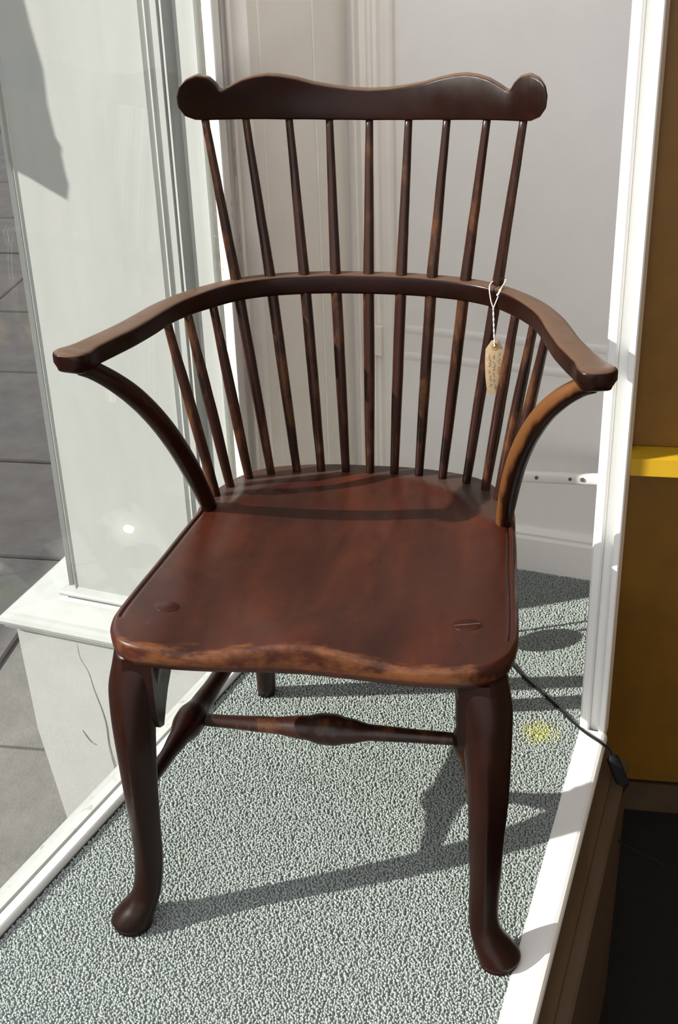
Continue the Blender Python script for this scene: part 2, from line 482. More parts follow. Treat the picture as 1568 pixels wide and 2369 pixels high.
# ---- panelled side wall between window post and back wall
wall_left = empty('wall_left', tuple(S0), kind='structure')
def lw(name, t0, t1, o0, o1, mat, z0=-0.04, z1=CEIL, bev=0.0015):
    v, f = bbox(S0, o0, o1, t0, t1, z0, z1, LN, LD, bev=bev)
    return mesh_obj(name, local(wall_left, v), f, mat, wall_left, smooth=False)
lw('backing_board', 0.0945, 0.55, -0.06, -0.020, 'cream', bev=0)
lw('stile', 0.002, 0.040, -0.025, 0.0, 'cream')
# hollow moulding between stile and first board
prof = [(-0.055, 0.040), (-0.004, 0.040)]
for i in range(9):
    a = math.pi * i / 8
    prof.append((-0.004 - 0.034 * math.sin(a), 0.042 + 0.036 * i / 8))
prof += [(-0.002, 0.080), (0.003, 0.084), (0.003, 0.090), (-0.001, 0.094), (-0.055, 0.094)]
v, f = prism(prof, LN, LD, Zup, S0 + np.array([0, 0, -0.04]), CEIL + 0.04)
mesh_obj('hollow_moulding', local(wall_left, v), f, 'cream', wall_left, smooth=False)
lw('matchboard', 0.0945, 0.128, -0.025, -0.0035, 'cream')
lw('matchboard', 0.1285, 0.3155, -0.025, -0.002, 'cream', bev=0.002)
lw('bead', 0.3165, 0.3225, -0.025, -0.0005, 'cream', bev=0.002)
lw('matchboard', 0.3235, 0.452, -0.025, -0.002, 'cream', bev=0.001)
lw('recessed_strip', 0.452, 0.50, -0.028, -0.012, 'cream', bev=0)

# ---- shop window: bottom rail, corner post, pane, head
window = empty('window_1', tuple(S0), kind='structure')
WL = 2.3     # length of the pane towards the street corner
def ww(name, t0, t1, o0, o1, z0, z1, mat, bev=0.0015, par=None):
    v, f = bbox(S0, o0, o1, t0, t1, z0, z1, LN, LD, bev=bev)
    return mesh_obj(name, local(window, v), f, mat, par or window, smooth=False)
# bottom rail section (o: across, z)
inner = [(-0.0170, -0.06), (0.0, -0.06), (0.0, 0.012), (-0.002, 0.0145), (-0.0170, 0.0135)]
outer = [(-0.060, -0.10), (-0.0255, -0.10), (-0.0255, 0.011), (-0.050, 0.006), (-0.060, 0.001)]
for nm, pr, mt in (('bottom_rail', inner, 'white'), ('outer_sill', outer, 'pier_worn')):
    v, f = prism(pr, LN, Zup, LD, S0 - LD * WL, WL)
    mesh_obj(nm, local(window, v), f, mt, window, smooth=False)
ww('glazing_putty', -WL, 0.0, -0.0255, -0.0170, -0.06, -0.002, 'dark', bev=0)
# platform wall under the outer sill down to the pavement
ww('stallriser', -WL, 0.02, -0.056, -0.002, GROUND, -0.06, 'plinth', bev=0)
# corner post: inner fillet, peeling rebate, outer fillet
ww('post_inner', -0.016, 0.030, -0.0185, 0.0, -0.02, CEIL, 'white_worn', bev=0.0015)
ww('post_rebate', -0.008, 0.030, -0.030, -0.0185, -0.02, CEIL, 'peel', bev=0)
ww('post_outer', -0.016, 0.030, -0.064, -0.030, -0.02, CEIL, 'pier', bev=0.002)
ww('gap_shade_strip', -WL, 0.0, 0.0, 0.0035, -0.04, -0.001, 'dark', bev=0)  # dark strip standing in for the shadowed gap at the carpet edge
ww('glass_pane', -WL, -0.010, -0.0235, -0.0195, -0.001, CEIL - 0.03, 'glass', bev=0)
ww('head_rail', -WL, 0.03, -0.064, 0.0, CEIL - 0.05, CEIL + 0.02, 'white', bev=0)
ww('far_post', -WL - 0.06, -WL, -0.064, 0.0, GROUND, CEIL, 'white', bev=0)

# ---- outside pier (pilaster) on its painted plinth
pier = empty('wall_outside', tuple(P0), kind='structure')
def pr_(name, poly_uv, z0, z1, mat, smooth=False, sharp=None):
    v, f = prism(poly_uv, WX, WN, Zup, P0 + np.array([0, 0, z0]), z1 - z0)
    return mesh_obj(name, local(pier, v), f, mat, pier, smooth=smooth, sharp=sharp)
PT = 2.6
pr_('pier_panel', [(-0.376, 0.0), (-0.112, 0.0), (-0.112, 0.35), (-0.376, 0.35)], 0.02, PT, 'pier')
# worn edge bead down the left of the panel
pr_('edge_bead', [(-0.400, 0.35), (-0.400, 0.004), (-0.397, 0.0), (-0.393, 0.003), (-0.390, 0.008), (-0.386, 0.003), (-0.381, -0.003), (-0.376, 0.001), (-0.376, 0.35)], 0.02, PT, 'pier_worn')
# moulded architrave at the right of the panel
arch = [(-0.112, 0.05), (-0.112, -0.002), (-0.109, -0.008), (-0.105, -0.004), (-0.102, -0.003), (-0.099, -0.010), (-0.094, -0.014), (-0.090, -0.010), (-0.088, -0.009),
        (-0.076, -0.010), (-0.0745, 0.002), (-0.072, 0.002), (-0.0705, -0.010), (-0.066, -0.012), (-0.066, 0.024), (-0.030, 0.028), (-0.030, 0.05)]
pr_('pier_architrave', arch, 0.02, PT, 'pier')
pr_('pier_return', [(-0.066, 0.03), (0.0, 0.035), (0.0, 0.30), (-0.066, 0.30)], -0.05, PT, 'pier')
# base: torus, sloping cap and plinth, mitred round the free left corner
def base_ring(prof, mat, name, right=0.03, extra=lambda p: 0.0):
    """profile of (projection, z); goes round the left corner of the pier"""
    rings = []
    path = []
    for p, z in prof:
        path.append((p, z))
    cols = []
    for p, z in path:
        a = P0 + WX * right - WN * p
        b = P0 + WX * (-0.400 - p - extra(p)) - WN * p
        c = P0 + WX * (-0.400 - p - extra(p)) + WN * 0.35
        cols.append([q + np.array([0, 0, z]) for q in (a, b, c)])
    V = [q for c in cols for q in c]; F = []
    for i in range(len(cols) - 1):
        for j in range(2):
            a = i * 3 + j
            F.append((a, a + 1, a + 4, a + 3))
    # back to the core so the part is solid
    n = len(V)
    for z in (prof[0][1], prof[-1][1]):
        V += [P0 + WX * right + WN * 0.35 + np.array([0, 0, z])]
    last = (len(cols) - 1) * 3
    F.append((0, 1, 2, n)); F.append((last, last + 1, last + 2, n + 1))
    F.append((2, last + 2, n + 1, n)); 
    F.append(tuple([i * 3 for i in range(len(cols))] + [n + 1, n]))
    return mesh_obj(name, local(pier, V), F, mat, pier, smooth=False)
tor = [(0.0, 0.064)] + [(0.002 + 0.013 * math.sin(math.pi * i / 8), 0.060 - 0.020 * i / 8) for i in range(9)] + [(0.002, 0.036)]
base_ring(tor, 'pier', 'base_torus')
cap = [(0.002, 0.040), (0.010, 0.032), (0.026, 0.020), (0.046, 0.006), (0.054, 0.004), (0.062, 0.000), (0.066, -0.008), (0.063, -0.017), (0.057, -0.020), (0.056, -0.026), (0.040, -0.038), (0.036, -0.046)]
base_ring(cap, 'pier', 'plinth_cap', extra=lambda p: 0.072 * min(1.0, p / 0.036))
base_ring([(0.036, -0.044), (0.034, -0.30), (0.030, GROUND - 0.02)], 'plinth', 'plinth_block', extra=lambda p: 0.080 if p > 0.035 else (0.075 if p > 0.032 else 0.030))
# cracks in the painted plinth face
def crack(pts):
    q = [P0 + WX * u - WN * 0.0355 + np.array([0, 0, z]) for u, z in pts]
    v, f = tube(catmull(q, 4), 0.0011, 5)
    mesh_obj('crack', local(pier, v), f, 'crack', pier)
crack([(-0.375, -0.05), (-0.372, -0.085), (-0.358, -0.115), (-0.350, -0.16), (-0.338, -0.21), (-0.333, -0.25), (-0.334, -0.30), (-0.327, -0.36), (-0.318, -0.42)])
crack([(-0.395, -0.275), (-0.378, -0.30), (-0.367, -0.305)])
crack([(-0.285, -0.30), (-0.295, -0.318)])

# ---- unseen dark board, added and cut to the bracket shadow it casts on the pier
shadow_edge = [(-0.310, 1.13), (-0.297, 1.065), (-0.298, 1.01), (-0.291, 0.957), (-0.281, 0.940), (-0.284, 0.930), (-0.281, 0.898), (-0.277, 0.878), (-0.284, 0.852), (-0.326, 0.872), (-0.352, 0.885),
               (-0.46, 0.93), (-0.46, 1.75), (-0.36, 1.75), (-0.335, 1.30)]
bk = [P0 + WX * u + np.array([0, 0, z]) - np.array(SD) * 0.62 for u, z in shadow_edge]
v, f = loft([bk, [p + np.array(SD) * 0.02 for p in bk]])
br = mesh_obj('bracket_shadow_board', v, f, 'iron', None, smooth=False); br['kind'] = 'structure'

# ---- pavement outside
pave = empty('floor_outside', (-1.2, 1.2, GROUND), kind='structure')
v, f = bbox((0, 0, 0), -9.0, -0.25, -6.0, 9.0, GROUND - 0.12, GROUND - 0.012, (1, 0, 0), (0, 1, 0))
mesh_obj('paving_bed', local(pave, v), f, 'joint', pave, smooth=False)
row = 0
yy = -1.1
while yy < 7.5:
    d = [0.66, 0.82, 0.73, 0.90][row % 4]
    xx = -4.3 + (row % 3) * 0.23
    while xx < -0.5:
        wdt = random.choice([0.85, 1.08, 0.98, 0.72])
        x1 = xx + wdt
        if x1 > -0.28: x1 = -0.28
        if x1 - xx > 0.1:
            dz = random.uniform(-0.004, 0.004)
            b = 0.006
            g = 0.006
            lo = [(xx + g, yy + g), (x1 - g, yy + g), (x1 - g, yy + d - g), (xx + g, yy + d - g)]
            cxm, cym = (xx + x1) / 2, yy + d / 2
            # skip what lies under the pier
            rel = np.array([cxm, cym, 0]) - P0
            if not (rel @ WN > -0.02 and rel @ WN < 0.33 and rel @ WX > -0.40):
                r0_ = [np.array([p[0], p[1], GROUND - 0.05]) for p in lo]
                r1_ = [np.array([p[0], p[1], GROUND - b + dz]) for p in lo]
                r2_ = [np.array([p[0] + (b if p[0] < cxm else -b), p[1] + (b if p[1] < cym else -b), GROUND + dz]) for p in lo]
                v, f = loft([r0_, r1_, r2_])
                mesh_obj('paving_slab', local(pave, v), f, 'paving', pave, smooth=False)
        xx += wdt
    yy += d
    row += 1

# ---- unseen brick wall added across the street to cut sky light from the left
ws2 = mesh_obj('wall_sky_block', *bbox((0, 0, 0), -6.9, -6.5, -9.0, 9.0, GROUND, 2.8, (1, 0, 0), (0, 1, 0)), 'brick', None, smooth=False)
ws2['kind'] = 'structure'

# ---- white ledge along the right of the carpet, with the stained step under it
ledge = empty('trim_2', tuple(R0), kind='structure')
def rl(name, poly, t0, t1, mat, sm=False, sharp=None):
    v, f = prism(poly, RN, Zup, RD, R0 + RD * t0, t1 - t0)
    return mesh_obj(name, local(ledge, v), f, mat, ledge, smooth=sm, sharp=sharp)
rl('ledge_board', [(0.001, -0.05), (0.001, 0.003), (0.003, 0.0045), (0.040, 0.0045), (0.045, 0.003), (0.048, -0.001), (0.049, -0.006), (0.049, -0.05)], -1.60, 0.592, 'white')
rl('cove', [(0.0, -0.045), (0.049, -0.012), (0.052, -0.020), (0.056, -0.032), (0.062, -0.040), (0.066, -0.043), (0.066, -0.09), (0.0, -0.09)], -1.60, 0.60, 'fascia', True, 35)
rl('step_board', [(0.0, -0.085), (0.066, -0.085), (0.066, -0.050), (0.084, -0.052), (0.088, -0.056), (0.088, -0.09), (0.086, GROUND), (0.0, GROUND)], -1.60, 0.60, 'fascia')
_a = rpt(0.60, 0.030); _b = np.array([0.4300, 1.06, 0.0]); _t = (_b - _a) / np.linalg.norm(_b - _a); _n = np.array([_t[1], -_t[0], 0])
_v, _f = bbox(_a, 0.0, np.linalg.norm(_b - _a), -0.010, 0.002, GROUND, -0.004, _t, _n)
mesh_obj('riser', local(ledge, _v), _f, 'fascia', ledge, smooth=False)

# ---- white slotted post standing on the ledge
post = empty('trim_3', tuple(R0 + RD * 0.60), kind='structure')
def rp(name, o0, o1, t0, t1, mat, z0=-0.02, bev=0.0015):
    v, f = bbox(R0, o0, o1, t0, t1, z0, CEIL, RN, RD, bev=bev)
    return mesh_obj(name, local(post, v), f, mat, post, smooth=False)
rp('post_fillet', 0.0, 0.0165, 0.592, 0.645, 'white', bev=0.003)
rp('post_groove', 0.0165, 0.033, 0.606, 0.645, 'white')
rp('post_fillet', 0.033, 0.044, 0.588, 0.645, 'white', bev=0.002)
rp('sill_stub', -0.004, 0.046, 0.645, 1.12, 'white', z0=-0.03) if False else None

# ---- white batten with screws crossing in front of the back wall
bat = empty('trim_4', (0.33, 0.955, 0.274), kind='structure')
prof = []
for i in range(16):
    a = 2 * math.pi * i / 16
    prof.append((0.008 * math.copysign(abs(math.cos(a)) ** 0.6, math.cos(a)), 0.0115 * math.copysign(abs(math.sin(a)) ** 0.6, math.sin(a))))
v, f = prism(prof, (0, 1, 0), Zup, (1, 0, 0), (0.225, 0.963, 0.274), 0.195)
mesh_obj('batten', local(bat, v), f, 'white', bat, smooth=True, sharp=50)
for x, r in ((0.279, 0.0036), (0.343, 0.0034), (0.366, 0.0044)):
    v, f = tube([(x, 0.9535, 0.276), (x, 0.956, 0.276)], r, 12)
    mesh_obj('screw', local(bat, v), f, 'screw', bat, smooth=False)
v, f = bbox((0, 0, 0), 0.405, 0.425, 0.945, 1.06, 0.26, 0.288, (1, 0, 0), (0, 1, 0))
mesh_obj('batten_cleat', local(bat, v), f, 'white', bat, smooth=False)

# ---- shop beyond the post
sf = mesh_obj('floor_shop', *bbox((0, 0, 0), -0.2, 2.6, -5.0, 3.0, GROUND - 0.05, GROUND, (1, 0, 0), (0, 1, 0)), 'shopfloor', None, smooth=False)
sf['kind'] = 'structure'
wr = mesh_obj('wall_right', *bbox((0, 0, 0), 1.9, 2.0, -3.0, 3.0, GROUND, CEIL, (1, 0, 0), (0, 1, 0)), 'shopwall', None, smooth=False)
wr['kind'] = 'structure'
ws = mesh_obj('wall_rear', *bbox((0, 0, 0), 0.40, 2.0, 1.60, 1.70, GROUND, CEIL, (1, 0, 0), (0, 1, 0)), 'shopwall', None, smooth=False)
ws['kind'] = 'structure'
ce = mesh_obj('ceiling', *bbox((0, 0, 0), 0.50, 2.0, -2.6, 1.75, CEIL, CEIL + 0.06, (1, 0, 0), (0, 1, 0)), 'ceiling', None, smooth=False)
ce['kind'] = 'structure'

cup = empty('cupboard', (0.447, 1.07, GROUND), label='yellow painted panelled cupboard in the dark shop behind the white post', category='cupboard')
def cb(name, x0, x1, y0, y1, z0, z1, mat, bev=0.0):
    v, f = bbox((0, 0, 0), x0, x1, y0, y1, z0, z1, (1, 0, 0), (0, 1, 0), bev=bev)
    return mesh_obj(name, local(cup, v), f, mat, cup, smooth=False)
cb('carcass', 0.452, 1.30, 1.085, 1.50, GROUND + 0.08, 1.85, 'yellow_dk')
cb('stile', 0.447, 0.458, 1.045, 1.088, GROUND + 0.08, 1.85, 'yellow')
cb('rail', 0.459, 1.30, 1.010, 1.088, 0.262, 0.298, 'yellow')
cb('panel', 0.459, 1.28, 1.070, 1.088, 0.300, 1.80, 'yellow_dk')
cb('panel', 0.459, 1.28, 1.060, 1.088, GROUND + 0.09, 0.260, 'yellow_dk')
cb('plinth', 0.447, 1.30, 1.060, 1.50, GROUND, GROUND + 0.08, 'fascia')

# ================================================================== CHAIR
chair = empty('armchair', (0, 0.3, 0), label='dark mahogany comb-back spindle armchair with saddle seat and cabriole front legs', category='chair')
def part(name, vf, mat, parent=None, smooth=True, sharp=None):
    v, f = vf
    return mesh_obj(name, local(chair, v), f, mat, parent or chair, smooth=smooth, sharp=sharp)

# ---- seat
def seat_plane(y): return 0.475 - 0.1 * (y - 0.10)
half = [(0.0, 0.690), (0.06, 0.689), (0.115, 0.680), (0.160, 0.666), (0.195, 0.644), (0.220, 0.610), (0.238, 0.568), (0.250, 0.520), (0.2535, 0.470),
        (0.258, 0.40), (0.263, 0.29), (0.268, 0.20), (0.2715, 0.12), (0.270, 0.085), (0.262, 0.055), (0.246, 0.032), (0.222, 0.019), (0.180, 0.013), (0.12, 0.014), (0.06, 0.020), (0.0, 0.024)]
h = catmull(half, 6)
h = [np.array(p) for p in h]
outline = h + [np.array([-p[0], p[1]]) for p in h[-2:0:-1]]
outline = np.array(outline)
NO = len(outline)
# inward normals
nxt = np.roll(outline, -1, 0); prv = np.roll(outline, 1, 0)
tang = nxt - prv; tang /= np.linalg.norm(tang, axis=1)[:, None]
inw = np.stack([tang[:, 1], -tang[:, 0]], 1)
if np.mean(np.sum(inw * (np.array([0, 0.33]) - outline), 1)) < 0: inw = -inw
ctr = np.array([0.0, 0.33])
def smooth01(t):
    t = np.clip(t, 0, 1); return t * t * (3 - 2 * t)
def seat_top(p, d):
    """height of the seat surface; d = distance in from the rim"""
    x, y = p
    z = seat_plane(y)
    back = smooth01((y - 0.455) / 0.02)                    # raised spindle deck runs round the back
    # inner line of the deck
    e = math.hypot(x / 0.212, (y - 0.40) / 0.235) if y > 0.40 else abs(x) / 0.212
    inside = smooth01((1.03 - e) / 0.10)
    frontfade = smooth01((y - 0.015) / 0.10)
    dish = 0.016 * smooth01((1.06 - math.hypot(x / 0.235, (y - 0.36) / 0.30)) / 0.75)
    z -= dish
    z += back * (1 - inside) * 0.006
    # thigh scoops either side of a low pommel at the front
    f = 1 - smooth01((y - 0.02) / 0.20)
    z += f * (0.011 * math.exp(-(x / 0.075) ** 2) - 0.008 * math.exp(-((abs(x) - 0.135) / 0.06) ** 2))
    # incised line along the sides
    if y < 0.47 and y > 0.09 and abs(x) > 0.2:
        z -= 0.0028 * math.exp(-((d - 0.0115) / 0.0016) ** 2)
    return z
rings = []
dists = [0.0, 0.0, 0.0012, 0.0035, 0.0065, 0.0090, 0.0105, 0.0115, 0.0125, 0.014, 0.018, 0.024, 0.031, 0.038, 0.044, 0.050, 0.058]
th = 0.040
# underside and edge
def under(i, p, off, dz):
    q = p + inw[i] * off
    return np.array([q[0], q[1], seat_plane(q[1]) - th + dz])
bev = [float(smooth01((p[1] - 0.05) / 0.08)) for p in outline]      # the underside is chamfered except along the front
rings.append([under(i, p, 0.060, 0.0) for i, p in enumerate(outline)])
rings.append([under(i, p, 0.012 + 0.028 * bev[i], 0.0) for i, p in enumerate(outline)])
rings.append([under(i, p, 0.005 + 0.006 * bev[i], 0.004 + 0.012 * bev[i]) for i, p in enumerate(outline)])
rings.append([under(i, p, 0.001, 0.014 + 0.007 * bev[i]) for i, p in enumerate(outline)])
for j, d in enumerate(dists):
    r = []
    for i, p in enumerate(outline):
        q = p + inw[i] * d
        z = seat_top(q, d)
        drop = [0.014, 0.0075, 0.0040, 0.0016, 0.0004][j] if j < 5 else 0.0
        r.append(np.array([q[0], q[1], z - drop]))
    rings.append(r)
base = np.array([(p[0], p[1]) for p in rings[-1]])
for s in np.linspace(0.93, 0.0, 26)[:-1]:
    rings.append([np.array([*(ctr + (b - ctr) * s), seat_top(ctr + (b - ctr) * s, 1.0)]) for b in base])
v, f = loft(rings, close_ends=False)
v.append(np.array([ctr[0], ctr[1], seat_top(ctr, 1)])); n0 = (len(rings) - 1) * NO
f += [(n0 + j, n0 + (j + 1) % NO, len(v) - 1) for j in range(NO)]
v.append(np.array([ctr[0], ctr[1], seat_plane(ctr[1]) - th]))
f += [((j + 1) % NO, j, len(v) - 1) for j in range(NO)]
seat = part('seat', (v, f), 'wood_seat')

# through-tenons of the front legs with their wedges
def plug(x, y, rx, ry, rot, wedge):
    z = seat_top(np.array([x, y]), 1.0)
    c, s = math.cos(rot), math.sin(rot)
    ring = lambda k, dz: [np.array([x + c * k * rx * math.cos(a) - s * k * ry * math.sin(a), y + s * k * rx * math.cos(a) + c * k * ry * math.sin(a), 0]) + np.array([0, 0, dz]) for a in np.linspace(0, 2 * math.pi, 24, endpoint=False)]
    def drape(r, dz): return [np.array([p[0], p[1], seat_top(p[:2], 1.0) + dz]) for p in r]
    vf = loft([drape(ring(1.0, 0), -0.004), drape(ring(1.0, 0), 0.0003), drape(ring(0.96, 0), 0.0007)])
    pl = part('leg_tenon', vf, 'wood_tenon' if wedge else 'wood_tenon2', seat)
    if wedge:
        ln = rx * 0.9; wd = 0.0012
        q = [(-ln, -wd), (ln, -wd), (ln, wd), (-ln, wd)]
        pts = [np.array([x + c * a - s * b, y + s * a + c * b, 0]) for a, b in q]
        part('tenon_wedge', loft([drape(pts, 0.0), drape(pts, 0.0012)]), 'wedge', seat, smooth=False)
plug(0.2035, 0.130, 0.0195, 0.0155, 0.25, True)
plug(-0.2060, 0.128, 0.0185, 0.0150, -0.15, False)

# ---- spindles
seat_pts = [(-0.232, 0.515), (-0.219, 0.557), (-0.197, 0.598), (-0.164, 0.622), (-0.123, 0.638), (-0.083, 0.647), (-0.041, 0.650), (0.0, 0.651)]
seat_pts = seat_pts + [(-x, y) for x, y in seat_pts[-2::-1]]
bow_x = [0.207, 0.156, 0.1025, 0.053, 0.0]; bow_y = [0.637, 0.657, 0.6685, 0.6755, 0.679]
long_b = [(-a, b) for a, b in zip(bow_x, bow_y)] + [(a, b) for a, b in list(zip(bow_x, bow_y))[-2::-1]]
cr_x = [0.2395, 0.1845, 0.1225, 0.0620, 0.0]
def crest_y(x, z): return 0.711 - 1.55 * x * x + 0.15 * (z - 1.0)
crest_b = [(-a, crest_y(a, 1.01)) for a in cr_x] + [(a, crest_y(a, 1.01)) for a in cr_x[-2::-1]]
short_b = [(-0.290, 0.505), (-0.270, 0.553), (-0.240, 0.597)]
def zbow(y): return 0.752 + 0.02 * max(0.0, (0.62 - y) / 0.34)
for i, (sx, sy) in enumerate(seat_pts):
    sz = seat_plane(sy) + 0.002
    if i < 3: top = (short_b[i][0], short_b[i][1], zbow(short_b[i][1]) - 0.002)
    elif i > 11: q = short_b[14 - i]; top = (-q[0], q[1], zbow(q[1]) - 0.002)
    else:
        b = long_b[i - 3]; c = crest_b[i - 3]
        top = None
    lean = np.array
    if top:
        a = np.array([sx, sy, sz - 0.014]); e = np.array(top)
        path = [a + (e - a) * t for t in np.linspace(0, 1, 14)]
        rad = [0.0070 + 0.0022 * math.sin(math.pi * min(1, t * 1.15)) for t in np.linspace(0, 1, 14)]
    else:
        a = np.array([sx, sy, sz - 0.014]); m = np.array([b[0], b[1], 0.762]); zt = 1.010 + 0.28 * c[0] ** 2; e = np.array([c[0], crest_y(c[0], zt) + 0.0105, zt])
        path = [a + (m - a) * t for t in np.linspace(0, 1, 12)] + [m + (e - m) * t for t in np.linspace(0, 1, 12)[1:]]
        rad = [0.0069 + 0.0022 * math.sin(math.pi * 0.5 * min(1, t * 1.6)) for t in np.linspace(0, 1, 12)] + [0.0090 - 0.0032 * t for t in np.linspace(0, 1, 12)[1:]]
    # hand-shaved: never quite true
    path = [p + np.array([random.gauss(0, 0.00012), random.gauss(0, 0.00012), 0]) if 0 < k_ < len(path) - 1 else p for k_, p in enumerate(path)]
    part('spindle', tube(path, rad, 12, up=(1, 0, 0)), 'wood_spindle')

# ---- arm bow: back bow and arms bent from one piece, flaring to the hands
cp = [(0.0, 0.679), (0.055, 0.677), (0.105, 0.670), (0.158, 0.656), (0.206, 0.630), (0.243, 0.592), (0.271, 0.545), (0.292, 0.490), (0.306, 0.435), (0.317, 0.388), (0.331, 0.343), (0.344, 0.308), (0.353, 0.282), (0.3585, 0.258)]
rt = [np.array(p) for p in catmull(cp, 7)]
_d = rt[-1] - rt[-2]; _d = _d / np.linalg.norm(_d); _o = rt[-1]
_back = rt[:-6]
# closely spaced stations so the hand can be rounded off
rt = _back + [_back[-1] + (_o - _back[-1]) * t for t in (0.2, 0.4, 0.55, 0.68, 0.78, 0.86, 0.92, 0.965, 0.99, 1.0)]
full = [np.array([-p[0], p[1]]) for p in rt[:0:-1]] + rt
# arclength from centre
cumr = [0.0]
for i in range(1, len(rt)): cumr.append(cumr[-1] + np.linalg.norm(rt[i] - rt[i - 1]))
LMAX = cumr[-1]
def interp(t, tab):
    for (a, va), (b, vb) in zip(tab[:-1], tab[1:]):
        if t <= b:
            u = (t - a) / (b - a); u = u * u * (3 - 2 * u); return va + (vb - va) * u
    return tab[-1][1]
wid = [(0, 0.013), (0.22, 0.0135), (0.33, 0.017), (0.44, 0.0195), (LMAX - 0.06, 0.0205), (LMAX - 0.022, 0.0270), (LMAX, 0.0270)]
hei = [(0, 0.0160), (0.24, 0.0160), (0.38, 0.0145), (LMAX - 0.04, 0.0145), (LMAX - 0.012, 0.0165), (LMAX, 0.0165)]
lft = [(0, 0.752), (0.25, 0.752), (0.40, 0.757), (LMAX - 0.05, 0.764), (LMAX, 0.766)]
rings = []
cum = [-c for c in cumr[:0:-1]] + cumr
for i, p in enumerate(full):
    t = full[min(i + 1, len(full) - 1)] - full[max(i - 1, 0)]; t = t / np.linalg.norm(t)
    nrm = np.array([-t[1], t[0]])          # outward (back/outside)
    s = abs(cum[i]); a = interp(s, wid); b = interp(s, hei); zc = interp(s, lft)
    u_ = max(0.0, 1 - (LMAX - s) / 0.020)
    rnd = math.sqrt(max(0.0, 1 - u_ * u_))
    a *= 0.25 + 0.75 * rnd
    btop = b * (0.72 + 0.28 * rnd); bbot = b * (0.15 + 0.85 * rnd)
    ring = []
    for j in range(28):
        q = 2 * math.pi * j / 28
        cxx = math.copysign(abs(math.cos(q)) ** 0.34, math.cos(q)); czz = math.copysign(abs(math.sin(q)) ** 0.34, math.sin(q))
        # underside of the hand tucked in
        tuck = 1.0 - (0.22 * smooth01((s - LMAX + 0.06) / 0.05) if czz < 0 else 0)
        ring.append(np.array([p[0] + nrm[0] * a * cxx * tuck, p[1] + nrm[1] * a * cxx * tuck, zc + (btop if czz > 0 else bbot) * czz]))
    rings.append(ring)
bow = part('arm_bow', loft(rings), 'wood_arm', smooth=True, sharp=50)

# ---- arm posts, raking forward and curling out under the hands
for sg in (-1, 1):
    pp = [(0.234, 0.478, 0.425), (0.2375, 0.458, 0.465), (0.2445, 0.425, 0.528), (0.2555, 0.390, 0.592), (0.271, 0.361, 0.645), (0.2905, 0.334, 0.690), (0.313, 0.314, 0.722), (0.335, 0.302, 0.742), (0.349, 0.296, 0.752)]
    path = catmull([(sg * a, b, c) for a, b, c in pp], 5)
    n = len(path)
    rad = [interp(i / (n - 1), [(0, 0.0125), (0.3, 0.0155), (0.6, 0.0150), (0.85, 0.0135), (1.0, 0.0150)]) for i in range(n)]
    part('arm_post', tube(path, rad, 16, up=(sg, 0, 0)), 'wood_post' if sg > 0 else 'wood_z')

# ---- crest rail: serpentine top, rounded ears, bent to a curve
top_r = [(0.2715, 1.054), (0.268, 1.068), (0.259, 1.0775), (0.246, 1.0815), (0.232, 1.0765), (0.2225, 1.066), (0.217, 1.0555), (0.2135, 1.0555), (0.203, 1.061), (0.187, 1.068), (0.170, 1.0715), (0.152, 1.0725), (0.134, 1.070), (0.110, 1.064), (0.085, 1.056), (0.056, 1.050), (0.028, 1.046), (0.0, 1.0445)]
bot_r = [(0.2715, 1.054), (0.2705, 1.040), (0.262, 1.026), (0.249, 1.0185), (0.235, 1.016), (0.20, 1.0125), (0.13, 1.0055), (0.06, 1.001), (0.0, 0.9995)]
def dense(pl, n):
    P = [np.array(p) for p in pl]; L = [0]
    for a, b in zip(P[:-1], P[1:]): L.append(L[-1] + np.linalg.norm(b - a))
    out = []
    for s in np.linspace(0, L[-1], n):
        k_ = min(max(np.searchsorted(L, s) - 1, 0), len(P) - 2)
        u = (s - L[k_]) / (L[k_ + 1] - L[k_] + 1e-12); out.append(P[k_] + (P[k_ + 1] - P[k_]) * u)
    return out
tr_ = dense(top_r, 70); br_ = dense(bot_r, 60)
right = tr_[::-1] + br_[1:]                       # centre-top -> right ear -> centre-bottom
loop = right + [np.array([-p[0], p[1]]) for p in right[-2:0:-1]]
NL = len(loop)
lp = np.array(loop)
tg = np.roll(lp, -1, 0) - np.roll(lp, 1, 0); tg /= np.linalg.norm(tg, axis=1)[:, None] + 1e-12
ni = np.stack([tg[:, 1], -tg[:, 0]], 1)
if np.mean(np.sum(ni * (np.array([0, 1.03]) - lp), 1)) < 0: ni = -ni
TH = 0.021
def cpt(q, yo): return np.array([q[0], crest_y(q[0], q[1]) + yo, q[1]])
front_in = [cpt(lp[i] + ni[i] * 0.0035, 0.0) for i in range(NL)]
rings = [front_in, [cpt(lp[i] + ni[i] * 0.0012, 0.0010) for i in range(NL)], [cpt(lp[i], 0.0035) for i in range(NL)],
         [cpt(lp[i], TH - 0.004) for i in range(NL)], [cpt(lp[i] + ni[i] * 0.0015, TH - 0.001) for i in range(NL)], [cpt(lp[i] + ni[i] * 0.004, TH) for i in range(NL)]]
v, f = loft(rings, close_ends=False)
